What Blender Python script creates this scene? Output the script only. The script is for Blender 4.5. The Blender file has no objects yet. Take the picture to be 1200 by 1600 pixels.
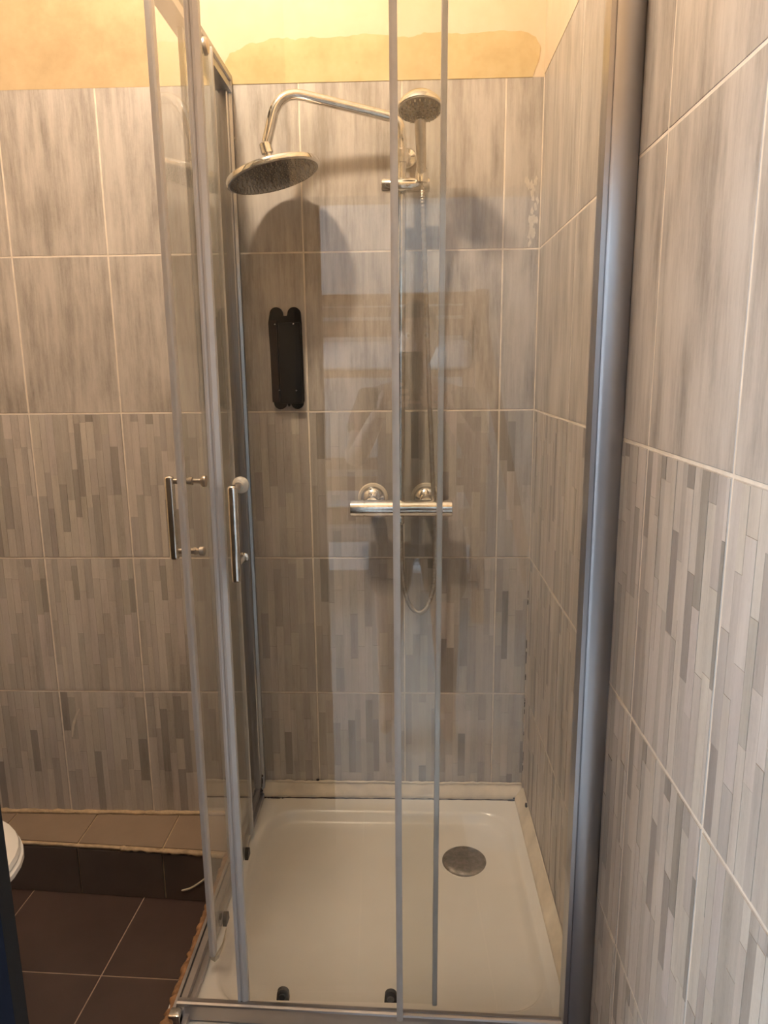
import bpy, bmesh, math, random
from mathutils import Vector, Matrix
PI = math.pi
S = bpy.context.scene
COL = S.collection

# ------------------------------------------------------------------ camera
CAM = Vector((-0.3285, -1.893, 0.9133))
yaw, pit, rol = 0.0365, -0.2000, -0.0105
cd = bpy.data.cameras.new('camera')
cd.sensor_fit = 'VERTICAL'; cd.sensor_height = 36.0
cd.lens = 1110.3 / 1600 * 36.0
cd.clip_start = 0.01; cd.clip_end = 60
co = bpy.data.objects.new('camera', cd); COL.objects.link(co)
fw = Vector((-math.sin(yaw)*math.cos(pit), math.cos(yaw)*math.cos(pit), math.sin(pit)))
rt = Vector((math.cos(yaw), math.sin(yaw), 0)); up = rt.cross(fw)
r2 = rt*math.cos(rol) + up*math.sin(rol); u2 = -rt*math.sin(rol) + up*math.cos(rol)
m = Matrix((r2, u2, -fw)).transposed().to_4x4(); m.translation = CAM
co.matrix_world = m
S.camera = co

# ------------------------------------------------------------------ world, lamps, exposure
w = bpy.data.worlds.new('sky'); S.world = w; w.use_nodes = True
bg = w.node_tree.nodes['Background']
bg.inputs[0].default_value = (0.70, 0.84, 1.0, 1); bg.inputs[1].default_value = 15.5
S.view_settings.view_transform = 'Standard'; S.view_settings.look = 'None'
S.view_settings.gamma = 1; S.view_settings.use_curve_mapping = False
S.view_settings.exposure = 0.50
S.cycles.use_denoising = True
S.cycles.max_bounces = 14; S.cycles.transparent_max_bounces = 24
S.cycles.diffuse_bounces = 5; S.cycles.glossy_bounces = 6
S.cycles.caustics_reflective = False; S.cycles.caustics_refractive = False
S.cycles.sample_clamp_indirect = 6.0
LAMP_POS = (-0.80, -0.76, 2.20); LAMP_R = 0.055; LAMP_STRENGTH = 440.0; LAMP_COLOR = (1.0, 0.81, 0.61)
def portal(name, loc, rot, sx, sy):
    l = bpy.data.lights.new(name, 'AREA'); l.shape = 'RECTANGLE'; l.size = sx; l.size_y = sy
    l.cycles.is_portal = True
    o = bpy.data.objects.new(name, l); COL.objects.link(o); o.location = loc; o.rotation_euler = rot
portal('window_portal', (-2.78, -3.15, 0.80), (0, -PI/2, 0), 2.0, 2.5)

# ------------------------------------------------------------------ materials
def new_mat(name):
    mt = bpy.data.materials.new(name); mt.use_nodes = True
    nt = mt.node_tree; b = nt.nodes['Principled BSDF']
    return mt, nt, b
def N(nt, t, **kw):
    n = nt.nodes.new(t)
    for k, v in kw.items():
        if k.startswith('i_'):
            key = k[2:]
            n.inputs[int(key) if key.isdigit() else key].default_value = v
        else: setattr(n, k, v)
    return n
def ramp(nt, stops):
    n = nt.nodes.new('ShaderNodeValToRGB'); e = n.color_ramp.elements
    while len(e) < len(stops): e.new(0.5)
    for i, (p, c) in enumerate(stops):
        e[i].position = p; e[i].color = (c[0], c[1], c[2], 1)
    return n
def coords(nt, scale=(1, 1, 1), rnd=True):
    tc = N(nt, 'ShaderNodeTexCoord'); mp = N(nt, 'ShaderNodeMapping'); mp.inputs['Scale'].default_value = scale
    L = nt.links
    if rnd:
        oi = N(nt, 'ShaderNodeObjectInfo')
        mu = N(nt, 'ShaderNodeMath', operation='MULTIPLY'); mu.inputs[1].default_value = 37.0
        L.new(oi.outputs['Random'], mu.inputs[0])
        va = N(nt, 'ShaderNodeVectorMath', operation='ADD')
        L.new(tc.outputs['Object'], va.inputs[0]); L.new(mu.outputs[0], va.inputs[1])
        L.new(va.outputs[0], mp.inputs[0])
    else: L.new(tc.outputs['Object'], mp.inputs[0])
    return mp
def noise(nt, mp, scale, detail=4, rough=0.6):
    n = N(nt, 'ShaderNodeTexNoise'); n.inputs['Scale'].default_value = scale
    n.inputs['Detail'].default_value = detail; n.inputs['Roughness'].default_value = rough
    nt.links.new(mp.outputs[0], n.inputs['Vector']); return n
def mixc(nt, a, b, f, mode='MIX'):
    n = N(nt, 'ShaderNodeMix', data_type='RGBA', blend_type=mode)
    for src, key in ((f, 0), (a, 6), (b, 7)):
        if isinstance(src, (int, float)): n.inputs[key].default_value = src
        elif isinstance(src, tuple): n.inputs[key].default_value = (*src, 1)
        else: nt.links.new(src, n.inputs[key])
    return n.outputs[2]
def simple(name, col, rough=0.5, metal=0.0, spec=0.5, nscale=0, namt=0.0, bump=0.0, bscale=60):
    mt, nt, b = new_mat(name)
    b.inputs['Roughness'].default_value = rough; b.inputs['Metallic'].default_value = metal
    b.inputs['Specular IOR Level'].default_value = spec
    mp = coords(nt)
    n = noise(nt, mp, nscale or 12)
    dark = tuple(c*(1-namt) for c in col); light = tuple(min(1, c*(1+namt*0.5)) for c in col)
    r = ramp(nt, [(0.3, dark), (0.7, light)])
    nt.links.new(n.outputs['Fac'], r.inputs[0]); nt.links.new(r.outputs[0], b.inputs['Base Color'])
    if bump:
        nb = noise(nt, mp, bscale); bp = N(nt, 'ShaderNodeBump'); bp.inputs['Strength'].default_value = bump
        bp.inputs['Distance'].default_value = 0.004
        nt.links.new(nb.outputs['Fac'], bp.inputs['Height']); nt.links.new(bp.outputs[0], b.inputs['Normal'])
    return mt
def tile_mat(name, decor):
    """Greige wood-print ceramic: vertical streaks, cloudy wear; decor tiles multiply by the strip tone."""
    mt, nt, b = new_mat(name); L = nt.links
    m1 = coords(nt, (62, 62, 4.0)); n1 = noise(nt, m1, 1.0, 6, 0.72)      # grain streaks
    m2 = coords(nt, (13, 13, 3.2)); n2 = noise(nt, m2, 1.0, 5, 0.62)        # broad cloudy wear
    m3 = coords(nt, (260, 260, 120)); n3 = noise(nt, m3, 1.0, 3, 0.7)       # fine speckle
    base = ramp(nt, [(0.37, (0.262, 0.230, 0.202)), (0.46, (0.378, 0.336, 0.298)), (0.54, (0.472, 0.422, 0.377)), (0.65, (0.550, 0.497, 0.448))])
    ad = N(nt, 'ShaderNodeMath', operation='MULTIPLY_ADD')
    L.new(n1.outputs['Fac'], ad.inputs[0]); ad.inputs[1].default_value = 0.40
    s2 = N(nt, 'ShaderNodeMath', operation='MULTIPLY'); s2.inputs[1].default_value = 0.62 if not decor else 0.32
    L.new(n2.outputs['Fac'], s2.inputs[0]); L.new(s2.outputs[0], ad.inputs[2])
    ad2 = N(nt, 'ShaderNodeMath', operation='MULTIPLY_ADD'); ad2.inputs[1].default_value = 0.13 if decor else 0.08
    L.new(n3.outputs['Fac'], ad2.inputs[0]); L.new(ad.outputs[0], ad2.inputs[2])
    if decor:
        ad3 = N(nt, 'ShaderNodeMath', operation='ADD'); ad3.inputs[1].default_value = 0.145
        L.new(ad2.outputs[0], ad3.inputs[0]); last = ad3
    else:
        ad3 = N(nt, 'ShaderNodeMath', operation='ADD'); ad3.inputs[1].default_value = -0.055
        L.new(ad2.outputs[0], ad3.inputs[0]); last = ad3
    L.new(last.outputs[0], base.inputs[0])
    col = base.outputs[0]
    if decor:
        at = N(nt, 'ShaderNodeAttribute'); at.attribute_name = 'tone'
        col = mixc(nt, col, at.outputs['Color'], 1.0, 'MULTIPLY')
    L.new(col, b.inputs['Base Color'])
    b.inputs['Roughness'].default_value = 0.42; b.inputs['Specular IOR Level'].default_value = 0.4
    bp = N(nt, 'ShaderNodeBump'); bp.inputs['Strength'].default_value = 0.12; bp.inputs['Distance'].default_value = 0.001
    L.new(n1.outputs['Fac'], bp.inputs['Height']); L.new(bp.outputs[0], b.inputs['Normal'])
    return mt
def glass_mat(name, tint=(0.975, 0.980, 0.970), haze=0.006, spots=True):
    """Thin pane: clear transmission, Schlick mirror on both faces, a faint limescale film."""
    mt = bpy.data.materials.new(name); mt.use_nodes = True; nt = mt.node_tree; L = nt.links
    nt.nodes.remove(nt.nodes['Principled BSDF']); out = nt.nodes['Material Output']
    tr = N(nt, 'ShaderNodeBsdfTransparent'); tr.inputs[0].default_value = (*tint, 1)
    gl = N(nt, 'ShaderNodeBsdfGlossy'); gl.inputs['Roughness'].default_value = 0.0
    df = N(nt, 'ShaderNodeBsdfDiffuse'); df.inputs[0].default_value = (0.72, 0.70, 0.66, 1)
    lw = N(nt, 'ShaderNodeLayerWeight'); lw.inputs[0].default_value = 0.5
    pw = N(nt, 'ShaderNodeMath', operation='POWER'); pw.inputs[1].default_value = 5.0
    L.new(lw.outputs['Facing'], pw.inputs[0])
    ma = N(nt, 'ShaderNodeMath', operation='MULTIPLY_ADD'); ma.inputs[1].default_value = 0.955; ma.inputs[2].default_value = 0.045
    L.new(pw.outputs[0], ma.inputs[0])
    mp = coords(nt, (1, 1, 0.25), rnd=False); nz = noise(nt, mp, 9, 6, 0.7)
    r = ramp(nt, [(0.35, (haze*0.5,)*3), (0.75, (haze*1.6,)*3)]); L.new(nz.outputs['Fac'], r.inputs[0])
    m1 = N(nt, 'ShaderNodeMixShader'); L.new(r.outputs[0], m1.inputs[0]); L.new(tr.outputs[0], m1.inputs[1]); L.new(df.outputs[0], m1.inputs[2])
    m2 = N(nt, 'ShaderNodeMixShader'); L.new(ma.outputs[0], m2.inputs[0]); L.new(m1.outputs[0], m2.inputs[1]); L.new(gl.outputs[0], m2.inputs[2])
    L.new(m2.outputs[0], out.inputs[0]); return mt
def plaster_mat(name, c0, c1, c2, scale=7):
    mt, nt, b = new_mat(name); L = nt.links
    mp = coords(nt, rnd=False); n1 = noise(nt, mp, scale, 6, 0.65); n2 = noise(nt, mp, 45, 3, 0.6)
    r = ramp(nt, [(0.32, c0), (0.5, c1), (0.68, c2)]); L.new(n1.outputs['Fac'], r.inputs[0])
    sp = ramp(nt, [(0.20, (0.45, 0.36, 0.25)), (0.30, (1, 1, 1))]); L.new(n2.outputs['Fac'], sp.inputs[0])
    L.new(mixc(nt, r.outputs[0], sp.outputs[0], 0.6, 'MULTIPLY'), b.inputs['Base Color'])
    b.inputs['Roughness'].default_value = 0.75; b.inputs['Specular IOR Level'].default_value = 0.25
    bp = N(nt, 'ShaderNodeBump'); bp.inputs['Strength'].default_value = 0.25; bp.inputs['Distance'].default_value = 0.003
    L.new(n1.outputs['Fac'], bp.inputs['Height']); L.new(bp.outputs[0], b.inputs['Normal'])
    return mt
def chrome_mat(name, col=(0.82, 0.80, 0.77), rough=0.08, grime=0.25):
    mt, nt, b = new_mat(name); L = nt.links
    b.inputs['Metallic'].default_value = 1.0
    mp = coords(nt, rnd=False); n1 = noise(nt, mp, 60, 5, 0.7)
    r = ramp(nt, [(0.35, tuple(c*(1-grime) for c in col)), (0.65, col)]); L.new(n1.outputs['Fac'], r.inputs[0])
    k = 1.0 if grime < 0.06 else 2.0
    rr = ramp(nt, [(0.3, (rough*k,)*3), (0.7, (rough,)*3)]); L.new(n1.outputs['Fac'], rr.inputs[0])
    L.new(r.outputs[0], b.inputs['Base Color']); L.new(rr.outputs[0], b.inputs['Roughness'])
    return mt
M = {}
M['tile'] = tile_mat('plain tile', False)
M['decor'] = tile_mat('strip tile', True)
M['grout'] = simple('grout', (0.74, 0.65, 0.55), 0.85, nscale=25, namt=0.18)
M['paint'] = plaster_mat('cream paint', (0.60, 0.475, 0.32), (0.65, 0.52, 0.365), (0.69, 0.56, 0.41))
M['filler'] = plaster_mat('ochre filler', (0.48, 0.355, 0.17), (0.54, 0.41, 0.21), (0.58, 0.455, 0.25), 12)
M['old_paint'] = plaster_mat('stained ochre paint', (0.37, 0.265, 0.145), (0.46, 0.34, 0.195), (0.52, 0.395, 0.24), 5)
M['wall_paint'] = simple('brown wall paint', (0.09, 0.075, 0.06), 0.8, namt=0.1)
M['white_paint'] = simple('white paint', (0.78, 0.78, 0.77), 0.8, namt=0.04)
M['alu'] = chrome_mat('anodised aluminium', (0.42, 0.42, 0.44), 0.30, 0.02)
M['alu_satin'] = chrome_mat('satin aluminium', (0.50, 0.48, 0.48), 0.38, 0.03)
M['edge'] = simple('satin edge profile', (0.70, 0.675, 0.665), 0.36, metal=0.1, namt=0.05)
M['chrome'] = chrome_mat('chrome', (0.80, 0.78, 0.75), 0.07, 0.22)
M['steel'] = chrome_mat('drain steel', (0.36, 0.33, 0.30), 0.38, 0.3)
M['dull_chrome'] = chrome_mat('limescaled chrome', (0.62, 0.56, 0.49), 0.26, 0.2)
M['glass'] = glass_mat('shower glass')
M['window_glass'] = glass_mat('window glass', (0.97, 0.98, 0.98), 0.004)
M['seal'] = simple('grey seal', (0.62, 0.60, 0.58), 0.3, spec=0.5, namt=0.1, nscale=20)
M['flap'] = simple('yellowed seal', (0.74, 0.66, 0.52), 0.4, namt=0.15)
M['acrylic'] = simple('white acrylic', (0.78, 0.745, 0.69), 0.22, spec=0.5, namt=0.05, nscale=5)
M['pvc'] = simple('cream trim', (0.74, 0.65, 0.52), 0.45, namt=0.2, nscale=14)
M['mould'] = simple('black mould', (0.055, 0.038, 0.035), 0.9, namt=0.4, nscale=90)
M['silicone'] = simple('stained sealant', (0.34, 0.18, 0.085), 0.8, namt=0.5, nscale=40, bump=0.6)
M['nozzle_face'] = simple('nozzle face', (0.050, 0.040, 0.030), 0.25, spec=0.5, namt=0.3, nscale=60)
M['nozzle'] = simple('silicone nozzle', (0.36, 0.31, 0.24), 0.5)
M['black_plastic'] = simple('black plastic', (0.007, 0.0065, 0.0065), 0.5, spec=0.18, namt=0.3, nscale=40)
M['brown_plastic'] = simple('brownish black plastic', (0.026, 0.018, 0.015), 0.5, spec=0.2, namt=0.3, nscale=40)  # a little lighter and browner than the holder body
M['grey_plastic'] = simple('grey roller plastic', (0.17, 0.155, 0.14), 0.45, namt=0.3, nscale=60)
M['dark_plastic'] = simple('dark roller plastic', (0.045, 0.04, 0.036), 0.5, namt=0.3, nscale=60)
M['white_plastic'] = simple('white knob', (0.74, 0.70, 0.64), 0.35, namt=0.05)
M['brown_tile'] = simple('brown floor tile', (0.078, 0.050, 0.043), 0.33, spec=0.45, namt=0.22, nscale=5)
M['lit_ledge_tile'] = simple('brown tile lit on top', (0.27, 0.195, 0.140), 0.4, spec=0.4, namt=0.12, nscale=8)  # brown tile, colour lightened for the light the ledge top reflects
M['riser'] = simple('dark riser tile', (0.105, 0.078, 0.066), 0.3, namt=0.2, nscale=6)
M['smear'] = simple('dry smear', (0.60, 0.54, 0.46), 0.8, namt=0.15, nscale=60)
M['floor_grout'] = simple('floor grout', (0.46, 0.34, 0.25), 0.9, namt=0.2, nscale=30)
M['mortar'] = simple('mortar', (0.52, 0.38, 0.24), 0.9, namt=0.3, nscale=40, bump=0.5)
M['porcelain'] = simple('porcelain', (0.80, 0.77, 0.73), 0.12, spec=0.6, namt=0.02)
M['navy'] = simple('navy door paint', (0.002, 0.003, 0.009), 0.6, spec=0.15, namt=0.15)
M['black_edge'] = simple('black door edge', (0.010, 0.009, 0.009), 0.6, spec=0.2, namt=0.3, nscale=30)
M['wood'] = simple('orange pine', (0.36, 0.19, 0.09), 0.45, namt=0.25, nscale=6)
M['sheet'] = simple('white bedding', (0.80, 0.81, 0.83), 0.9, namt=0.06, bump=0.3, bscale=9)
M['laminate'] = simple('grey laminate', (0.52, 0.50, 0.48), 0.6, namt=0.2)
M['shirt'] = simple('dark shirt', (0.05, 0.045, 0.04), 0.9, namt=0.2)
M['shorts'] = simple('dark shorts', (0.07, 0.06, 0.055), 0.9, namt=0.2)
M['skin'] = simple('skin', (0.55, 0.34, 0.24), 0.55, namt=0.06)
M['hair'] = simple('dark hair', (0.03, 0.02, 0.015), 0.6, namt=0.2)
M['eye'] = simple('eye', (0.7, 0.68, 0.66), 0.3)
mt, nt, b = new_mat('lamp globe'); b.inputs['Base Color'].default_value = (0.9, 0.88, 0.82, 1)
b.inputs['Emission Color'].default_value = (*LAMP_COLOR, 1); b.inputs['Emission Strength'].default_value = LAMP_STRENGTH
M['globe'] = mt

# ------------------------------------------------------------------ helpers
def link(name, bm, mat, parent=None, smooth=False, loc=None):
    me = bpy.data.meshes.new(name); bmesh.ops.recalc_face_normals(bm, faces=bm.faces[:])
    bm.to_mesh(me); bm.free()
    for mm in (mat if isinstance(mat, (list, tuple)) else [mat]): me.materials.append(mm)
    if smooth:
        for p in me.polygons: p.use_smooth = True
    o = bpy.data.objects.new(name, me); COL.objects.link(o)
    if loc is not None: o.location = loc
    if parent: o.parent = parent
    return o
def auto_smooth(o, ang=35):
    me = o.data
    for p in me.polygons: p.use_smooth = True
    try: me.set_sharp_from_angle(angle=math.radians(ang))
    except Exception: pass
    return o
def empty(name, loc=(0, 0, 0), rz=0):
    o = bpy.data.objects.new(name, None); COL.objects.link(o); o.location = loc; o.rotation_euler = (0, 0, rz)
    o.empty_display_size = 0.05; return o
def tag(o, label=None, cat=None, group=None, kind=None):
    if label: o['label'] = label
    if cat: o['category'] = cat
    if group: o['group'] = group
    if kind: o['kind'] = kind
    return o
def B(): return bmesh.new()
def box(bm, x0, x1, y0, y1, z0, z1, bev=0.0, seg=1):
    r = bmesh.ops.create_cube(bm, size=1)
    for v in r['verts']:
        v.co = Vector((x0 if v.co.x < 0 else x1, y0 if v.co.y < 0 else y1, z0 if v.co.z < 0 else z1))
    if bev:
        es = list({e for v in r['verts'] for e in v.link_edges})
        bmesh.ops.bevel(bm, geom=es, offset=bev, segments=seg, affect='EDGES', profile=0.5)
    return bm
def frame_of(d):
    d = d.normalized(); a = Vector((0, 0, 1)) if abs(d.z) < 0.9 else Vector((1, 0, 0))
    u = d.cross(a).normalized(); return u, d.cross(u).normalized()
def tube(bm, pts, r, n=14, caps=True):
    pts = [Vector(p) for p in pts]; rs = r if isinstance(r, (list, tuple)) else [r]*len(pts)
    rings = []; u = None
    for i, p in enumerate(pts):
        d = (pts[min(i+1, len(pts)-1)] - pts[max(i-1, 0)]).normalized()
        if u is None: u, v = frame_of(d)
        else:
            u = (u - d*u.dot(d)).normalized(); v = d.cross(u).normalized()
        rings.append([bm.verts.new(p + (u*math.cos(2*PI*k/n) + v*math.sin(2*PI*k/n))*rs[i]) for k in range(n)])
    for a, b2 in zip(rings, rings[1:]):
        for k in range(n): bm.faces.new((a[k], a[(k+1) % n], b2[(k+1) % n], b2[k]))
    if caps: bm.faces.new(rings[0]); bm.faces.new(rings[-1][::-1])
    return bm
def lathe(bm, prof, n=32, mtx=None):
    """prof: list of (radius, height) about +Z, placed by mtx"""
    rings = []
    for r, h in prof:
        if r < 1e-6: rings.append([bm.verts.new((0, 0, h))])
        else: rings.append([bm.verts.new((r*math.cos(2*PI*k/n), r*math.sin(2*PI*k/n), h)) for k in range(n)])
    for a, b2 in zip(rings, rings[1:]):
        for k in range(n):
            A = a if len(a) == 1 else (a[k], a[(k+1) % n]); C = b2 if len(b2) == 1 else (b2[(k+1) % n], b2[k])
            if len(A) == 1 and len(C) == 1: continue
            bm.faces.new(tuple(A) + tuple(C))
    if mtx is not None:
        for rg in rings:
            for v in rg: v.co = mtx @ v.co
    return bm
def axis_m(loc, d):
    d = Vector(d).normalized(); u, v = frame_of(d)
    mm = Matrix((u, v, d)).transposed().to_4x4(); mm.translation = Vector(loc); return mm
def prism(bm, poly, a0, a1, plane='xz'):
    """extrude 2D polygon: plane xy -> along z, xz -> along y, yz -> along x"""
    def P(p, a):
        return {'xy': (p[0], p[1], a), 'xz': (p[0], a, p[1]), 'yz': (a, p[0], p[1])}[plane]
    A = [bm.verts.new(P(p, a0)) for p in poly]; C = [bm.verts.new(P(p, a1)) for p in poly]
    n = len(poly)
    for k in range(n): bm.faces.new((A[k], A[(k+1) % n], C[(k+1) % n], C[k]))
    bm.faces.new(A[::-1]); bm.faces.new(C); return bm
def rrect(cx, cy, hx, hy, r, n=8):
    pts = []
    for (sx, sy, a0) in ((1, 1, 0), (-1, 1, PI/2), (-1, -1, PI), (1, -1, 1.5*PI)):
        for k in range(n+1):
            a = a0 + PI/2*k/n
            pts.append((cx + sx*(hx-r) + r*math.cos(a), cy + sy*(hy-r) + r*math.sin(a)))
    return pts
def smooth_path(pts, n=8):
    """Catmull-Rom"""
    P = [Vector(p) for p in pts]; P = [2*P[0]-P[1]] + P + [2*P[-1]-P[-2]]; out = []
    for i in range(1, len(P)-2):
        for k in range(n):
            t = k/n; a, b2, c, d = P[i-1], P[i], P[i+1], P[i+2]
            out.append(0.5*((2*b2) + (c-a)*t + (2*a-5*b2+4*c-d)*t*t + (3*b2-a-3*c+d)*t**3))
    out.append(P[-2]); return out
def fillet(pts, rad, n=8):
    P = [Vector(p) for p in pts]; out = [P[0]]
    for a, b2, c in zip(P, P[1:], P[2:]):
        d1 = (a-b2); d2 = (c-b2); k = min(rad, d1.length*0.49, d2.length*0.49)
        s = b2 + d1.normalized()*k; e = b2 + d2.normalized()*k
        for i in range(n+1):
            t = i/n; out.append(s*(1-t)**2 + b2*2*t*(1-t) + e*t*t)
    out.append(P[-1]); return out

# ------------------------------------------------------------------ tiles
TZ = 0.4011; G = 0.0038
ZF = -0.552
def plain_tile(wd, h):
    bm = B(); c = 0.0009; t = 0.006
    pts0 = [(0, t, 0), (wd, t, 0), (wd, t, h), (0, t, h)]
    pts1 = [(0, c, 0), (wd, c, 0), (wd, c, h), (0, c, h)]
    pts2 = [(c, 0, c), (wd-c, 0, c), (wd-c, 0, h-c), (c, 0, h-c)]
    R = [[bm.verts.new(p) for p in ps] for ps in (pts0, pts1, pts2)]
    for a, b2 in zip(R, R[1:]):
        for k in range(4): bm.faces.new((a[k], a[(k+1) % 4], b2[(k+1) % 4], b2[k]))
    bm.faces.new(R[2]); return bm
def decor_tile(wd, h, rng, xoff=0.0, zoff=0.0, full=0.399):
    """tile body with raised strips of different tone and depth standing on it"""
    bm = plain_tile(wd, h); lay = bm.loops.layers.float_color.new('tone')
    for f in bm.faces:
        for l in f.loops: l[lay] = (0.82, 0.82, 0.82, 1)
    x = 0.0014; last_dark = False
    while x < wd - 0.003:
        cw = rng.choice((0.0155, 0.0165, 0.0205, 0.0205, 0.0205, 0.023))
        x1 = min(x + cw, wd - 0.0014)
        if wd - 0.0014 - x1 < 0.007: x1 = wd - 0.0014
        ph = rng.choice((0.0, 0.008, 0.03, 0.066, 0.07, 0.10))
        cuts = [-zoff]; z = -zoff + 0.133*rng.choice((0.55, 0.8, 1.0)) + ph
        while z < h - 0.012:
            cuts.append(z); z += rng.choice((0.10, 0.133, 0.133, 0.166, 0.20))
        cuts.append(h)
        for a, b2 in zip(cuts, cuts[1:]):
            a = max(a, 0.0014); b2 = min(b2, h - 0.0014)
            if b2 - a < 0.006: continue
            q = rng.random()
            if last_dark: q = max(q, 0.13 + 0.87*q)
            last_dark = q < 0.26
            if q < 0.12: t = rng.uniform(0.54, 0.66); wrm = 1.0
            elif q < 0.44: t = rng.uniform(0.75, 0.88); wrm = 1.0
            else: t = rng.uniform(0.90, 1.07); wrm = 1.0
            d = rng.uniform(0.0002, 0.0012); gx = 0.00025
            col = (t*1.0, t*rng.uniform(0.985, 1.01), t*rng.uniform(0.97, 1.02), 1)
            vs = [bm.verts.new(p) for p in ((x+gx, -d, a+gx), (x1-gx, -d, a+gx), (x1-gx, -d, b2-gx), (x+gx, -d, b2-gx))]
            vb = [bm.verts.new(p) for p in ((x+gx, 0.0005, a+gx), (x1-gx, 0.0005, a+gx), (x1-gx, 0.0005, b2-gx), (x+gx, 0.0005, b2-gx))]
            fs = [bm.faces.new(vs)] + [bm.faces.new((vb[k], vb[(k+1) % 4], vs[(k+1) % 4], vs[k])) for k in range(4)]
            for k, f in enumerate(fs):
                for l in f.loops: l[lay] = col if k == 0 else (t*0.8, t*0.76, t*0.7, 1)
        x = x1
    return bm
TRNG = random.Random(11)
plain_cache = {}; decor_cache = {}
def put_tile(parent, kind, s0, s1, z0, z1, to_world, rz):
    """s along the wall; to_world maps (s) to location"""
    wd = round(s1 - s0 - G, 4); h = round(z1 - z0 - G, 4)
    if kind == 'plain':
        key = (wd, h)
        if key not in plain_cache:
            o = link('tile', plain_tile(wd, h), M['tile']); plain_cache[key] = o.data
        else:
            o = bpy.data.objects.new('tile', plain_cache[key]); COL.objects.link(o)
    else:
        vkey = (wd, h, TRNG.randrange(5))
        if vkey not in decor_cache:
            o = link('tile', decor_tile(wd, h, TRNG), M['decor']); decor_cache[vkey] = o.data
        else:
            o = bpy.data.objects.new('tile', decor_cache[vkey]); COL.objects.link(o)
    o.location = to_world(s0 + G/2, z0 + G/2); o.rotation_euler = (0, 0, rz); o.parent = parent
    return o

ROWS = [(-0.393, 0.0, 'decor'), (0.0, TZ, 'decor'), (TZ, 2*TZ, 'decor'), (2*TZ, 3*TZ, 'plain'), (3*TZ, 4*TZ - 0.005, 'plain')]
TOP = 4*TZ - 0.005
CEIL = 2.38
def wall(name, x0, x1, y0, y1, z0, z1, mat):
    return tag(link(name, box(B(), x0, x1, y0, y1, z0, z1), mat), kind='structure')
XL = -1.90; YF = -1.50
# back wall
wb = wall('wall_back', XL-0.1, 0.1, 0.0007, 0.12, ZF-0.05, CEIL, M['grout'])
seams = [0.0, -0.0917] + [-0.0917 - 0.252*k for k in range(1, 8)] + [XL]
for (z0, z1, kind) in ROWS:
    for a, b2 in zip(seams[1:], seams):
        zz = z0
        put_tile(wb, kind, a, b2, zz, z1, lambda s, z: (s, 0.0, z), 0)
pl = link('plaster', box(B(), -0.945, 0.0, -0.0003, 0.003, TOP-0.005, CEIL), M['paint'], wb)
tag(link('plaster', box(B(), XL, -0.945, -0.0003, 0.003, TOP-0.005, CEIL), M['old_paint'], wb), 'stained darker ochre paint left of the shower')
rng = random.Random(3)
tops = [(-0.775, 1.5945), (-0.772, 1.645), (-0.760, 1.662), (-0.735, 1.672), (-0.71, 1.683), (-0.68, 1.686), (-0.66, 1.692), (-0.62, 1.693), (-0.60, 1.689), (-0.56, 1.694),
        (-0.50, 1.691), (-0.46, 1.696), (-0.42, 1.697), (-0.38, 1.693), (-0.35, 1.690), (-0.32, 1.688), (-0.29, 1.696), (-0.25, 1.697), (-0.20, 1.692), (-0.15, 1.695), (-0.10, 1.697), (-0.05, 1.693), (-0.025, 1.682), (-0.012, 1.66), (-0.016, 1.63), (-0.03, 1.5945)]
poly = []
for (p, q) in zip(tops, tops[1:]):
    for k in range(4):
        t = k/4; poly.append((p[0]+(q[0]-p[0])*t + rng.uniform(-.001, .001), p[1]+(q[1]-p[1])*t + rng.uniform(-.0018, .0018)))
poly.append(tops[-1])
bm = B(); prism(bm, poly, -0.0014, 0.002, 'xz')
tag(link('plaster_patch', bm, M['filler'], wb), 'rough ochre filler band above the tiles')
# mortar smears beside the back right corner and along the ledge
bm = B()
def smear(bm, pts, y, d):
    prism(bm, pts, y, y-d, 'xz')
rng = random.Random(17)
for k in range(26):
    cx = rng.gauss(-0.024, 0.008); cz = rng.uniform(1.215, 1.37)
    smear(bm, [(cx + rng.uniform(.002, .006)*math.cos(a), cz + rng.uniform(.003, .015)*math.sin(a)) for a in [2*PI*q/9 for q in range(9)]], 0.001, 0.0014 + 0.00002*k)
tag(link('mortar_smear', bm, M['smear'], wb), 'pale grout smear on the top right tile', kind='stuff')
bm = B()
for (u0, z0, u1, z1, wd) in ((-1.325, -0.145, -1.296, -0.055, 0.0042),):
    pts = []
    for k in range(7):
        t = k/6; x = u0+(u1-u0)*t - 0.006*math.sin(PI*t); z = z0+(z1-z0)*t; pts.append((x, z))
    poly = [(x-wd*(0.3+0.7*math.sin(PI*(i+.6)/7.2)), z) for i, (x, z) in enumerate(pts)] + [(x+wd*(0.3+0.7*math.sin(PI*(i+.6)/7.2)), z) for i, (x, z) in reversed(list(enumerate(pts)))]
    smear(bm, poly, 0.0005, 0.0022)
tag(link('plaster_scuff', bm, M['smear'], wb), 'pale scuff mark across the strip tile')

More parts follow.
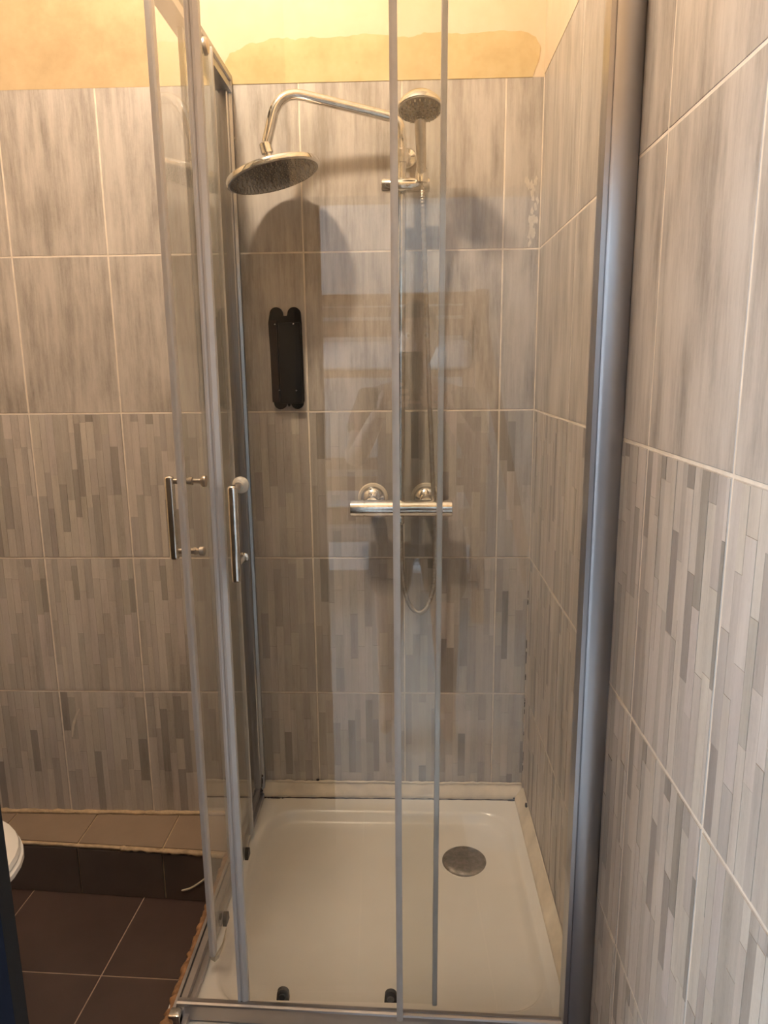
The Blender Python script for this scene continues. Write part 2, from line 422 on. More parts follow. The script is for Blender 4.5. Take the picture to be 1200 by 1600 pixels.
# right wall
wr = wall('wall_right', 0.0007, 0.12, YF-0.08, 0.1, ZF-0.05, CEIL, M['grout'])
rs = [0.0, 0.402, 0.653, 0.905, 1.167, 1.419, 1.58]
RROWS = [(ZF, -TZ, 'decor'), (-TZ, 0.0, 'decor')] + ROWS[1:4] + [(3*TZ, 4*TZ, 'plain'), (4*TZ, 5*TZ, 'plain')]
for (z0, z1, kind) in RROWS:
    for a, b2 in zip(rs, rs[1:]):
        if z0 >= 4*TZ - 0.01 and a < 0.6: continue
        put_tile(wr, kind, a, b2, z0, z1, lambda s, z: (0.0, -s, z), -PI/2)
link('plaster', box(B(), -0.001, 0.003, -0.653, 0.0, 4*TZ-0.004, CEIL), M['paint'], wr)
link('plaster', box(B(), 0.0, 0.003, YF-0.08, -0.653, 5*TZ, CEIL), M['paint'], wr)
# left wall, front wall with the doorway, ceiling, floor slab
wall('wall_left', XL-0.1, XL, YF-0.1, 0.0, ZF-0.05, CEIL, M['paint'])
DX = -0.585; DT = 1.34
wf = wall('wall_front', XL, DX-0.045, YF-0.10, YF, ZF, CEIL, M['wall_paint'])
link('door_header', box(B(), DX-0.045, 0.0, YF-0.10, YF, DT, CEIL), M['paint'], wf)
wall('ceiling', XL-0.1, 0.12, YF-0.1, 0.12, CEIL, CEIL+0.08, M['white_paint'])
fl = wall('floor', XL-0.1, 0.12, YF-0.1, 0.12, ZF-0.08, ZF-0.002, M['floor_grout'])
# dark brown floor tiles, laid slightly askew
ang = math.radians(2.2); ca, sa = math.cos(ang), math.sin(ang)
P0 = Vector((-1.0945, -0.423)); T = 0.330
ft = None
for i in range(-4, 5):
    for j in range(-5, 2):
        a = Vector((i*T, j*T)); ctr = P0 + Vector(((i+.5)*T*ca - (j+.5)*T*sa*-1*-1, (i+.5)*T*-sa*-1*-1 + (j+.5)*T*ca))
        # rotated grid: x axis leans with the side joint
        ex = Vector((ca, -sa)); ey = Vector((sa, ca))
        o2 = P0 + ex*(i*T) + ey*(j*T); ctr = o2 + ex*T/2 + ey*T/2
        if ctr.x < XL - 0.1 or ctr.x > 0.08 or ctr.y > 0.0 or ctr.y < YF - 0.12: continue
        if ctr.x > -0.70 and ctr.y > -0.72: continue
        if ft is None:
            bm = B(); box(bm, 0.0016, T-0.0016, 0.0016, T-0.0016, -0.008, 0, 0.001)
            ft = link('floor_tile', bm, M['brown_tile'], fl); o = ft
        else:
            o = ft.copy(); COL.objects.link(o); o.parent = fl
        o.location = (o2.x, o2.y, ZF); o.rotation_euler = (0, 0, -ang)

# tiled ledge along the back wall, left of the shower
LZ = -0.393
def ly(x): return -0.140 - (x + 1.42)*0.062
lg = tag(link('trim_1', prism(B(), [(XL, -0.001), (-0.822, -0.001), (-0.822, ly(-0.822)+0.006), (XL, ly(XL)+0.006)], ZF, LZ-0.004, 'xy'), M['mortar']), 'low brown tiled ledge along the back wall', kind='structure')
lj = [-0.824, -1.020, -1.268, -1.515, -1.762, XL+0.002]
def hexa(bm, top, dz):
    A = [bm.verts.new((x, y, z)) for x, y, z in top]; C = [bm.verts.new((x, y, z-dz)) for x, y, z in top]
    for k in range(4): bm.faces.new((A[k], A[(k+1) % 4], C[(k+1) % 4], C[k]))
    bm.faces.new(A); bm.faces.new(C[::-1]); return bm
for a, b2 in zip(lj[1:], lj):
    g = 0.0024
    bm = hexa(B(), [(a+g, -0.010, LZ), (b2-g, -0.010, LZ), (b2-g, ly(b2)+0.010, LZ-0.001), (a+g, ly(a)+0.010, LZ-0.001)], 0.007)
    tag(link('ledge_tile', bm, M['lit_ledge_tile'], lg))
    bm = B()
    yA, yB = ly(a+g), ly(b2-g)
    vs = [(a+g, yA, ZF+0.002), (b2-g, yB, ZF+0.002), (b2-g, yB, LZ-0.015), (a+g, yA, LZ-0.015)]
    A = [bm.verts.new(p) for p in vs]; C = [bm.verts.new((x, y+0.007, z)) for x, y, z in vs]
    for k in range(4): bm.faces.new((A[k], A[(k+1) % 4], C[(k+1) % 4], C[k]))
    bm.faces.new(A); bm.faces.new(C[::-1])
    link('riser_tile', bm, M['riser'], lg)
def bead(bm, p0, p1, r, n, rng, jit):
    pts = []; rr = []
    for k in range(n+1):
        t = k/n; p = Vector(p0).lerp(Vector(p1), t)
        pts.append(p + Vector((0, rng.uniform(-jit, jit), rng.uniform(-jit, jit)))); rr.append(r*rng.uniform(0.65, 1.35))
    return tube(bm, pts, rr, 7)
rng = random.Random(8)
bm = B(); bead(bm, (XL+0.01, ly(XL)+0.004, LZ-0.006), (-1.14, ly(-1.14)+0.004, LZ-0.006), 0.0042, 30, rng, 0.0004)
bead(bm, (-1.14, ly(-1.14)+0.004, LZ-0.007), (-0.825, ly(-.825)+0.002, LZ-0.010), 0.0060, 40, rng, 0.0016)
tag(link('mortar_bead', bm, M['mortar'], lg, True), 'rough pale mortar along the ledge edge')
bm = B(); bead(bm, (XL+0.01, -0.004, LZ+0.003), (-0.825, -0.004, LZ+0.003), 0.0070, 60, rng, 0.0010)
tag(link('mortar_bead', bm, M['mortar'], lg, True), 'yellowed mortar joint between ledge and wall')
bm = B()
pts = [(-0.972, 0, -0.520), (-0.950, 0, -0.513), (-0.925, 0, -0.497), (-0.900, 0, -0.476), (-0.885, 0, -0.455)]
pts = [Vector((x, ly(x)-0.0005, z)) for x, _, z in pts]
tube(bm, smooth_path(pts, 5), [0.0015]+[0.0032]*(len(smooth_path(pts, 5))-2)+[0.0025], 6)
tag(link('grout_smear', bm, M['pvc'], lg, True), 'curved pale smear on the dark riser tile')

# ------------------------------------------------------------------ shower tray
RIM = -0.322
tray = empty('shower_tray', (-0.405, -0.40, ZF))
tag(tray, 'square cream white shower tray with rounded basin set in the tiled corner', 'shower tray')
def off(o):  # keep world placement under a moved empty
    o.matrix_parent_inverse = o.parent.matrix_basis.inverted() if False else Matrix.Translation(-o.parent.location); return o
bm = B()
loops = [rrect(-0.408, -0.402, 0.402, 0.398, 0.012), rrect(-0.408, -0.402, 0.402, 0.398, 0.012), rrect(-0.408, -0.402, 0.400, 0.396, 0.012),
         rrect(-0.392, -0.400, 0.345, 0.322, 0.085), rrect(-0.392, -0.400, 0.341, 0.318, 0.083), rrect(-0.392, -0.400, 0.335, 0.312, 0.080), rrect(-0.392, -0.400, 0.327, 0.304, 0.074),
         rrect(-0.392, -0.398, 0.316, 0.294, 0.068), rrect(-0.392, -0.396, 0.285, 0.270, 0.058), rrect(-0.36, -0.38, 0.20, 0.20, 0.08), rrect(-0.30, -0.33, 0.10, 0.10, 0.07)]
zs = [ZF+0.002, RIM-0.004, RIM, RIM+0.0005, RIM-0.0015, RIM-0.008, RIM-0.024, RIM-0.0285, RIM-0.0305, RIM-0.033, RIM-0.035]
rings = [[bm.verts.new((x, y, z)) for x, y in lp] for lp, z in zip(loops, zs)]
for a, b2 in zip(rings, rings[1:]):
    n = len(a)
    for k in range(n): bm.faces.new((a[k], a[(k+1) % n], b2[(k+1) % n], b2[k]))
bm.faces.new(rings[-1]); bm.faces.new(rings[0][::-1])
o = off(auto_smooth(link('basin', bm, M['acrylic'], tray), 50))
dz = RIM-0.0345
dc = (-0.187, -0.243, dz+0.002)
bm = B(); lathe(bm, [(0, 0.0065), (0.025, 0.006), (0.045, 0.0045), (0.055, 0.002), (0.0585, -0.001), (0.0585, -0.004), (0, -0.004)], 40, Matrix.Translation(dc))
drain = off(link('drain_cover', bm, M['steel'], tray, True)); tag(drain, 'round brushed metal drain cover')
bm = B(); lathe(bm, [(0.058, -0.004), (0.062, -0.0005), (0.0655, -0.003), (0.0655, -0.006)], 40, Matrix.Translation(dc))
off(link('drain_ring', bm, M['acrylic'], tray, True))
bm = B(); rng = random.Random(5)
for k in range(24):
    y = -0.815 + 0.0; 
pts = []; rr = []
for k in range(121):
    t = k/120; pts.append(Vector((-0.793 + rng.uniform(-.0025, .0025), -0.79 + 0.62*t, RIM + 0.018 + rng.uniform(-.002, .002)))); rr.append(0.0088*rng.uniform(0.7, 1.35))
tube(bm, pts, rr, 8)
tag(off(link('sealant_bead', bm, M['silicone'], tray, True)), 'rust brown crumbling sealant along the left edge')
# cream sealing trims on the tray
def tprof(y): return [(0.0, -0.322), (y, -0.322), (y, -0.314), (y*0.92, -0.309), (y*0.30, -0.288), (y*0.12, -0.2815), (0.0, -0.281)]
bm = B(); prism(bm, [(-0.002+p[0], p[1]+0.001) for p in tprof(-0.021)], -0.762, -0.004, 'yz')
t2 = tag(link('trim_2', bm, M['pvc']), 'cream plastic strip sealing the tray to the back wall', kind='structure')
bm = B(); prism(bm, [(-0.002+p[0], p[1]+0.001) for p in tprof(-0.024)], -0.752, -0.026, 'xz')
t3 = tag(link('trim_3', bm, M['pvc']), 'cream plastic strip sealing the tray to the right wall', kind='structure')
rng = random.Random(21)
bm = B(); bead(bm, (-0.758, -0.0245, RIM+0.001), (-0.03, -0.0245, RIM+0.001), 0.0016, 60, rng, 0.0006)
for k in range(16):
    x = rng.choice((rng.uniform(-0.76, -0.70), rng.uniform(-0.06, -0.02)))
    bead(bm, (x, -0.026, RIM+0.0012), (x+rng.uniform(.004, .012), -0.027, RIM+0.0012), 0.0022, 4, rng, 0.0008)
tag(link('mould_line', bm, M['mould'], t2, True), 'dark mould line under the strip', kind='stuff')
bm = B(); bead(bm, (-0.755, -0.006, -0.2795), (-0.006, -0.006, -0.2795), 0.0038, 70, rng, 0.0011)
tag(link('sealant_bead', bm, M['pvc'], t2, True))
bm = B()
for k in range(9):
    bead(bm, (-0.768+rng.uniform(-.003, .003), -0.010-k*0.004, -0.25-k*0.0085), (-0.766+rng.uniform(-.003, .003), -0.014-k*0.004, -0.262-k*0.0075), rng.uniform(.003, .0065), 4, rng, .0015)
for k in range(16):
    y = -0.04 - k*0.013; bead(bm, (-0.766-k*.0003, y, RIM+0.002), (-0.766, y-0.012, RIM+0.002), max(0.0012, 0.0052-0.00027*k), 3, rng, .0012)
bead(bm, (-0.605, -0.004, -0.2755), (-0.597, -0.004, -0.2755), 0.003, 4, rng, 0.0006)
tag(link('mould_patch', bm, M['mould'], t2, True), 'black mould in the left corner', kind='stuff')
bm = B()
for k in range(26):
    z = -0.24 + k*0.022 + rng.uniform(-.004, .004)
    if rng.random() < 0.6: bead(bm, (-0.0015, -0.0012, z), (-0.0015, -0.0012, z+rng.uniform(.008, .024)), rng.uniform(.0006, .0013), 4, rng, 0.0004)
tag(link('mould_line', bm, M['mould'], wb, True), 'dark mould specks up the right inside corner', kind='stuff')
bm = B()
for (y, z) in ((-0.10, -0.281), (-0.105, -0.279), (-0.016, -0.316)):
    bead(bm, (-0.006 - (0.02 if y > -.02 else 0), y, z), (-0.008 - (0.02 if y > -.02 else 0), y-0.01, z), 0.0028, 4, rng, 0.0012)
tag(link('mould_patch', bm, M['mould'], t3, True), 'black mould in the right corner', kind='stuff')

def shift(o, x):
    '''same offset as skew at one place, keeping the piece parallel to the wall'''
    for v in o.data.vertices: v.co.y -= 0.026*(1 + x/0.77) - 0.018
    return o
def skew(o):
    '''the front of the enclosure is not quite square to the back wall'''
    for v in o.data.vertices: v.co.y -= 0.026*(1 + v.co.x/0.77) - 0.018
    return o
# ------------------------------------------------------------------ fixed enclosure frame
frame = empty('shower_enclosure', (-0.405, -0.40, RIM))
tag(frame, 'square corner shower enclosure frame with aluminium profiles, rails and two fixed glass panels', 'shower enclosure')
ZB, ZT = -0.318, 1.612
PX = 0.775     # fixed pane plane
def rail_poly(h, inner):
    # cross section: twin ridges with a channel between them, inner lip lower
    return [(0.787, ZB), (0.787, h), (0.781, h), (0.781, h-0.012), (0.778, h-0.012), (0.778, h-0.002), (0.766, h-0.002), (0.766, h-0.016), (0.760, h-0.016), (0.760, inner), (0.756, inner), (0.756, ZB)]
bm = B(); prism(bm, [(-0.773, ZB), (-0.773, -0.287), (-0.7715, -0.284), (-0.767, -0.283), (-0.7655, -0.286), (-0.764, -0.283), (-0.757, -0.284), (-0.757, ZB)], -0.781, -0.002, 'yz')
skew(off(link('bottom_rail', bm, M['alu_satin'], frame)))
bm = B(); prism(bm, [(-a, z) for a, z in rail_poly(-0.288, -0.304)], -0.781, -0.03, 'xz')
off(link('bottom_rail', bm, M['alu_satin'], frame))
hi_ = [(0.794, 1.572), (0.794, 1.590), (0.790, 1.592), (0.790, 1.596), (0.794, 1.598), (0.794, 1.612), (0.756, 1.612), (0.756, 1.599), (0.761, 1.597), (0.761, 1.586), (0.756, 1.584), (0.756, 1.572)]
bm = B(); prism(bm, [(-a, z) for a, z in hi_], -0.787, -0.002, 'yz')
skew(off(link('top_rail', bm, M['alu'], frame)))
bm = B(); prism(bm, [(-a, z) for a, z in hi_], -0.781, -0.005, 'xz')
off(link('top_rail', bm, M['alu'], frame))
bm = B(); box(bm, -0.788, -0.766, -0.783, -0.762, ZB, -0.2815, 0.003, 2)
off(auto_smooth(link('corner_piece', bm, M['chrome'], frame)))
bm = B(); box(bm, -0.797, -0.755, -0.790, -0.745, 1.568, 1.616, 0.003, 2)
off(auto_smooth(link('corner_piece', bm, M['chrome'], frame)))
# wall profiles
pr = [(0.0, -0.788), (-0.0475, -0.788)]
pr = [(-0.001, -0.790)] + [(-0.001-0.0395*t, -0.790-0.0035*math.sin(PI*t)) for t in (0.1, .25, .4, .55, .7, .85, .95)] + [(-0.0405, -0.7895), (-0.0405, -0.786), (-0.0425, -0.786), (-0.0425, -0.789), (-0.0485, -0.788), (-0.0485, -0.752), (-0.001, -0.752)]
bm = B(); prism(bm, pr, ZB, 1.60, 'xy')
off(auto_smooth(link('wall_profile', bm, M['alu'], frame), 30))
pl_ = [(-0.793, -0.001), (-0.793, -0.030), (-0.783, -0.032), (-0.767, -0.032), (-0.764, -0.030), (-0.764, -0.016), (-0.757, -0.014), (-0.757, -0.001)]
bm = B(); prism(bm, pl_, ZB, 1.60, 'xy')
wpl = off(auto_smooth(link('wall_profile', bm, M['alu'], frame), 30))
for z in (1.47, 0.82, -0.1):
    bm = B(); lathe(bm, [(0, 0.002), (0.004, 0.0018), (0.005, 0), (0, 0)], 12, axis_m((-0.7565, -0.008, z), (1, 0, 0)))
    o = link('screw', bm, M['dull_chrome'], frame, True); off(o)
# fixed glass
bm = B(); box(bm, -0.352, -0.046, -0.7705, -0.7655, -0.298, 1.580)
shift(off(link('fixed_pane', bm, M['glass'], frame)), -0.2)
bm = B(); box(bm, -0.7775, -0.7725, -0.352, -0.031, -0.283, 1.580)
off(link('fixed_pane', bm, M['glass'], frame))
def seal_poly(c, wd, th): return [(c-wd/2, -th/2), (c-wd*0.2, -th/2-0.0015), (c+wd*0.2, -th/2-0.0015), (c+wd/2, -th/2), (c+wd/2, th/2), (c-wd/2, th/2)]
bm = B(); prism(bm, [(a, b2-0.768) for a, b2 in seal_poly(-0.3495, 0.0115, 0.009)], -0.290, 1.580, 'xy')
shift(off(auto_smooth(link('edge_seal', bm, M['seal'], frame), 25)), -0.2)
bm = B(); prism(bm, [(b2-0.775, a) for a, b2 in seal_poly(-0.3495, 0.0115, 0.009)], -0.283, 1.580, 'xy')
off(auto_smooth(link('edge_seal', bm, M['seal'], frame), 25))

# ------------------------------------------------------------------ sliding doors (built for the front, the side one is mirrored across the corner)
def T_front(a, b2, z): return Vector((-a, -b2, z))       # a along the rail from the wall, b across (outwards +)
def T_side(a, b2, z): return Vector((-b2, -a, z))
def build_door(name, T, lead, trail, plane, z0, z1, ha, hz0, hz1, kz0, kz1, white_top, hoff, bar_flat):
    root = empty(name, T((lead+trail)/2, plane, z0))
    def part(nm, bm, mat, par=root, sm=None):
        o = link(nm, bm, mat, par)
        o.matrix_parent_inverse = Matrix.Translation(-root.location) if par is root else Matrix.Identity(4)
        if T is T_front:
            shift(o, -0.46)
            for v in o.data.vertices: v.co.x -= 0.0085*(1.45 - v.co.z)/1.7   # hangs a little out of plumb
        if sm: auto_smooth(o, sm)
        return o
    def tbox(bm, a0, a1, b0, b1, c0, c1, bev=0):
        p, q = T(a0, b0, c0), T(a1, b1, c1)
        return box(bm, min(p.x, q.x), max(p.x, q.x), min(p.y, q.y), max(p.y, q.y), min(p.z, q.z), max(p.z, q.z), bev, 3 if bev > 0.004 else 1)
    part('glass_pane', tbox(B(), trail, lead-0.008, plane-0.0028, plane+0.0028, z0+0.012, z1), M['glass'])
    # leading profile with its magnetic seal ridges
    poly = [(lead-0.013, -0.006), (lead-0.013, 0.006), (lead-0.006, 0.0095), (lead-0.002, 0.0095), (lead-0.001, 0.006), (lead+0.003, 0.0085), (lead+0.007, 0.0085), (lead+0.008, 0.003), (lead+0.008, -0.003), (lead+0.005, -0.007), (lead, -0.0075), (lead-0.006, -0.008)]
    poly = [(a, b2*(0.72 if bar_flat else 1.0)) for a, b2 in poly]
    bm = B()
    A = [bm.verts.new(T(a, plane+b2, z0-0.002)) for a, b2 in poly]; C = [bm.verts.new(T(a, plane+b2, z1)) for a, b2 in poly]
    n = len(poly)
    for k in range(n): bm.faces.new((A[k], A[(k+1) % n], C[(k+1) % n], C[k]))
    bm.faces.new(A); bm.faces.new(C[::-1])
    part('edge_profile', bm, M['edge'], sm=25)
    part('edge_seal', tbox(B(), trail-0.004, trail+0.0055, plane-0.0045, plane+0.0050, z0+0.008, z1, 0.0015), M['seal'])
    # handle: bar outside, stems through the glass, knobs inside
    h = empty('handle', (0, 0, 0)); h.parent = root; h.matrix_parent_inverse = Matrix.Translation(-root.location)
    bm = B()
    ob = plane + hoff
    tbox(bm, ha-0.0075, ha+0.0075, ob-0.0085, ob+0.0095, hz0, hz1, 0.006)
    part('bar', bm, M['chrome'], h, sm=40)
    for kz, big in ((kz1, True), (kz0, False)):
        p_out, p_in = T(ha, ob-0.004, kz), T(ha, plane-0.004, kz)
        bm = B(); tube(bm, [p_out, p_in], 0.0052, 16)
        d = T(0, -1, 0)
        part('stem', bm, M['dull_chrome'], h, sm=40)
        bm = B(); mm = axis_m(T(ha, plane-0.003, kz), d)
        if white_top and big:
            lathe(bm, [(0, 0), (0.0075, 0), (0.0075, 0.010), (0.013, 0.014), (0.0145, 0.018), (0.0125, 0.0235), (0.007, 0.026), (0, 0.0265)], 28, mm)
            o = part('knob', bm, M['white_plastic'], h, sm=50); o['label'] = 'white plastic cap knob'
        elif big:
            lathe(bm, [(0, 0), (0.0078, 0), (0.0078, 0.006), (0.0045, 0.007), (0.0045, 0.021), (0.010, 0.024), (0.0115, 0.027), (0.0105, 0.0315), (0, 0.033)], 28, mm)
            part('knob', bm, M['dull_chrome'], h, sm=50)
        else:
            lathe(bm, [(0, 0), (0.0072, 0), (0.0072, 0.004), (0.0055, 0.005), (0.0055, 0.010), (0.0088, 0.012), (0.0088, 0.019), (0.0075, 0.0205), (0, 0.021)], 28, mm)
            part('knob', bm, M['chrome'] if white_top else M['dull_chrome'], h, sm=50)
    # rollers: caps at the top, snap housings at the bottom, all on the inner face
    for a in (trail+0.075, lead-0.075):
        bm = B(); lathe(bm, [(0, 0), (0.011, 0), (0.0165, 0.003), (0.0165, 0.007), (0.013, 0.011), (0, 0.0125)], 28, axis_m(T(a, plane-0.003, z1-0.028), T(0, -1, 0)))
        part('top_roller', bm, M['dull_chrome'], sm=40)
    for i, a in enumerate((trail+0.085, lead-0.078)):
        bm = B(); pts = [(a-0.0125, z0+0.006)] + [(a - 0.0115*math.cos(t), z0+0.019+0.0115*math.sin(t)) for t in [PI*k/10 for k in range(11)]] + [(a+0.0125, z0+0.006)]
        A = [bm.verts.new(T(x, plane-0.003, z)) for x, z in pts]; C = [bm.verts.new(T(x, plane-0.0115, z)) for x, z in pts]; n = len(pts)
        for k in range(n): bm.faces.new((A[k], A[(k+1) % n], C[(k+1) % n], C[k]))
        bm.faces.new(A); bm.faces.new(C[::-1])
        # the pivot disc shows through the pane
        o = part('bottom_roller', bm, M['grey_plastic'] if i else M['dark_plastic'], sm=40)
        bm = B(); lathe(bm, [(0, 0.002), (0.006, 0.0018), (0.0072, 0), (0.0, 0.0)], 18, axis_m(T(a, plane+0.0029, z0+0.020), T(0, 1, 0)))
        part('roller_screw', bm, M['grey_plastic'] if not i else M['dark_plastic'], sm=40)
    return root
d1 = build_door('sliding_door', T_front, 0.647, 0.274, 0.745, -0.297, 1.590, 0.6095, 0.568, 0.731, 0.597, 0.722, True, 0.036, False)
tag(d1, 'front sliding glass door with a white capped handle knob, pushed partly along the tray', 'glass door')
d2 = build_door('sliding_door', T_side, 0.637, 0.262, 0.740, -0.279, 1.572, 0.601, 0.560, 0.721, 0.577, 0.711, False, 0.034, True)
tag(d2, 'left sliding glass door with brownish metal handle knobs, its front edge hanging inside the rail', 'glass door')
bm = B()
pts = [(-0.744, -0.640, -0.281), (-0.736, -0.641, -0.286), (-0.728, -0.636, -0.281), (-0.722, -0.622, -0.268), (-0.720, -0.600, -0.252), (-0.722, -0.597, -0.252), (-0.726, -0.620, -0.272), (-0.734, -0.634, -0.280)]
A = [bm.verts.new(p) for p in pts]
C = [bm.verts.new((p[0]-0.0012, p[1]+0.001, p[2]-0.012)) for p in pts]
for k in range(8): bm.faces.new((A[k], A[(k+1) % 8], C[(k+1) % 8], C[k]))
bm.faces.new(A); bm.faces.new(C[::-1])
o = link('loose_seal', bm, M['flap'], d2); o.matrix_parent_inverse = Matrix.Translation(-d2.location)
tag(o, 'torn yellowed seal curling at the bottom corner')

# ------------------------------------------------------------------ shower column
sc = empty('shower_column', (-0.345, 0.0, 0.555))
tag(sc, 'chrome shower column with round rain head and bar mixer on the tiled back wall', 'shower')
def sp(nm, bm, mat, par=None, sm=40):
    o = link(nm, bm, mat, par or sc)
    if par is None: o.matrix_parent_inverse = Matrix.Translation(-sc.location)
    if sm: auto_smooth(o, sm)
    return o
RY = -0.066
zc = 0.5535
bm = B(); mm = axis_m((-0.483, -0.072, zc), (1, 0, 0))
Lb = 0.266
lathe(bm, [(0, 0), (0.0205, 0), (0.0225, 0.0015), (0.0225, 0.036), (0.0208, 0.0365), (0.0208, 0.0385), (0.0225, 0.039), (0.0225, Lb-0.043), (0.0208, Lb-0.0425), (0.0208, Lb-0.040), (0.0225, Lb-0.0395), (0.0225, Lb-0.0015), (0.0205, Lb), (0, Lb)], 36, mm)
sp('mixer_bar', bm, M['chrome'])
for x in (-0.427, -0.284):
    bm = B(); lathe(bm, [(0.0, 0.0), (0.034, 0.0), (0.034, 0.004), (0.029, 0.013), (0.021, 0.019), (0.018, 0.021), (0.018, 0.06), (0, 0.06)], 36, axis_m((x, -0.0015, 0.568), (0, -1, -0.1)))
    sp('rosette', bm, M['chrome'])
    bm = B(); lathe(bm, [(0.030, 0), (0.041, 0.0), (0.0385, 0.004), (0.031, 0.006)], 30, axis_m((x, -0.0012, 0.569), (0, -1, 0)))
    sp('sealant_ring', bm, M['pvc'])
bm = B(); tube(bm, [(-0.3525, RY, zc+0.016), (-0.344, RY, 1.412)], 0.0115, 18)
sp('riser_pipe', bm, M['chrome'])
bm = B(); lathe(bm, [(0, 0), (0.0155, 0), (0.0155, 0.028), (0.0125, 0.030), (0.0125, 0.055), (0, 0.055)], 24, axis_m((-0.344, RY, 1.392), (0, 0, 1)))
sp('pipe_collar', bm, M['chrome'])
bm = B(); lathe(bm, [(0.0, 0), (0.024, 0), (0.024, 0.004), (0.021, 0.008), (0.0105, 0.010), (0.0095, 0.055), (0.0, 0.055)], 28, axis_m((-0.330, -0.0015, 1.418), (-0.2, -1, 0)))
sp('wall_bracket', bm, M['chrome'])
HC = Vector((-0.642, -0.137, 1.360))
n_h = Vector((-0.255, 0.015, 1.0)).normalized()      # tilted rain head
top_h = HC + n_h*0.058
arm = [(-0.344, RY, 1.435), (-0.346, RY-0.002, 1.492), (-0.599, -0.160, 1.520), (-0.645, -0.178, 1.470), tuple(top_h + n_h*0.004)]
arm = [Vector(p) for p in arm]
path = fillet([arm[0], (-0.347, RY-0.003, 1.487), (-0.622, -0.130, 1.535), top_h + Vector((0.003, 0, 0.006))], 0.062, 10)
bm = B(); tube(bm, path, 0.0118, 18)
sp('shower_arm', bm, M['chrome'])
bm = B(); lathe(bm, [(0, 0.002), (0.017, 0.002), (0.0185, 0.006), (0.0185, 0.020), (0.0150, 0.024), (0.0085, 0.030), (0.0085, 0.038), (0.0140, 0.041), (0.0140, 0.062), (0.0120, 0.064), (0, 0.064)], 26, axis_m(HC, n_h))
sp('swivel_joint', bm, M['chrome'])
bm = B(); R = 0.1115
lathe(bm, [(0, 0.004), (0.02, 0.006), (R-0.008, 0.002), (R-0.002, 0.0005), (R, -0.002), (R, -0.010), (R-0.002, -0.012), (R-0.006, -0.0125)], 64, axis_m(HC, n_h))
head = sp('rain_head', bm, M['chrome'])
bm = B(); lathe(bm, [(R-0.006, -0.0125), (R-0.008, -0.0118), (0, -0.0118)], 64, axis_m(HC, n_h))
o = link('nozzle_plate', bm, M['nozzle_face'], head); tag(o, 'dark brown nozzle plate')
bm = B(); mm = axis_m(HC, n_h)
for ring in range(1, 10):
    rr = ring*0.0108; n = int(6*ring)
    for k in range(n):
        a = 2*PI*k/n + ring*0.13
        lathe(bm, [(0.0013, -0.0115), (0.0011, -0.0142), (0, -0.0148)], 6, mm @ Matrix.Translation((rr*math.cos(a), rr*math.sin(a), 0)))
o = link('nozzles', bm, M['nozzle'], head, True); o['kind'] = 'stuff'
# slider that holds the handset
bm = B(); lathe(bm, [(0, 0), (0.0145, 0), (0.016, 0.002), (0.016, 0.112), (0.0145, 0.114), (0, 0.114)], 30, axis_m((-0.392, -0.084, 1.338), (1, 0, 0)))
sp('slider', bm, M['chrome'])
bm = B(); lathe(bm, [(0, 0), (0.013, 0), (0.0150, 0.012), (0.0150, 0.03), (0.012, 0.032), (0, 0.032)], 24, axis_m((-0.297, -0.100, 1.338), (0.02, 0.12, 1)))
sp('handset_cup', bm, M['chrome'])
# hand shower and hose
hs = empty('hand_shower', (-0.296, -0.115, 1.37))
tag(hs, 'chrome hand shower head standing upright in the slider, hose hanging below', 'hand shower')
def hp(nm, bm, mat, sm=40):
    o = link(nm, bm, mat, hs); o.matrix_parent_inverse = Matrix.Translation(-hs.location)
    if sm: auto_smooth(o, sm)
    return o
hb = Vector((-0.297, -0.099, 1.345)); hcn = Vector((-0.302, -0.172, 1.474)); hn = Vector((0.02, -0.24, -0.97)).normalized()
pth = smooth_path([hb, Vector((-0.298, -0.110, 1.386)), Vector((-0.300, -0.122, 1.427)), Vector((-0.3015, -0.138, 1.467))], 6)
bm = B(); tube(bm, pth, [0.0105 + 0.0025*abs(i/(len(pth)-1)) for i in range(len(pth))], 20)
hp('grip', bm, M['dull_chrome'])
bm = B(); lathe(bm, [(0, -0.034), (0.016, -0.033), (0.034, -0.026), (0.046, -0.014), (0.051, -0.004), (0.0515, 0.001), (0.0490, 0.003), (0.0475, 0.003)], 48, axis_m(hcn, hn))
hp('spray_head', bm, M['chrome'])
bm = B(); lathe(bm, [(0.0475, 0.003), (0.046, 0.0036), (0.03, 0.006), (0, 0.007)], 48, axis_m(hcn, hn))
tag(hp('spray_face', bm, M['nozzle_face']), 'dark spray face')
bm = B(); mm = axis_m(hcn, hn)
for ring in range(0, 6):
    rr = ring*0.0084; n = max(1, int(6*ring*0.8))
    for k in range(n):
        a = 2*PI*k/n + ring*0.37
        lathe(bm, [(0.0019, 0.002), (0.0016, 0.0085), (0, 0.009)], 6, mm @ Matrix.Translation((rr*math.cos(a), rr*math.sin(a), 0.0)))
o = hp('nozzles', bm, M['nozzle']); o['kind'] = 'stuff'
hose = smooth_path([hb + Vector((0.001, 0.004, -0.006)), (-0.294, -0.088, 1.28), (-0.286, -0.066, 1.10), (-0.277, -0.055, 0.85), (-0.268, -0.050, 0.64), (-0.260, -0.050, 0.45), (-0.264, -0.055, 0.34), (-0.283, -0.060, 0.278),
    (-0.308, -0.062, 0.265), (-0.332, -0.066, 0.295), (-0.346, -0.070, 0.36), (-0.351, -0.073, 0.45), (-0.352, -0.074, zc-0.020)], 44)
rr = [0.0062 if (i % 4) < 2 else 0.0052 for i in range(len(hose))]
bm = B(); tube(bm, hose, rr, 8)
tag(hp('hose', bm, M['dull_chrome'], 60), 'ribbed metal hose looping below the mixer')
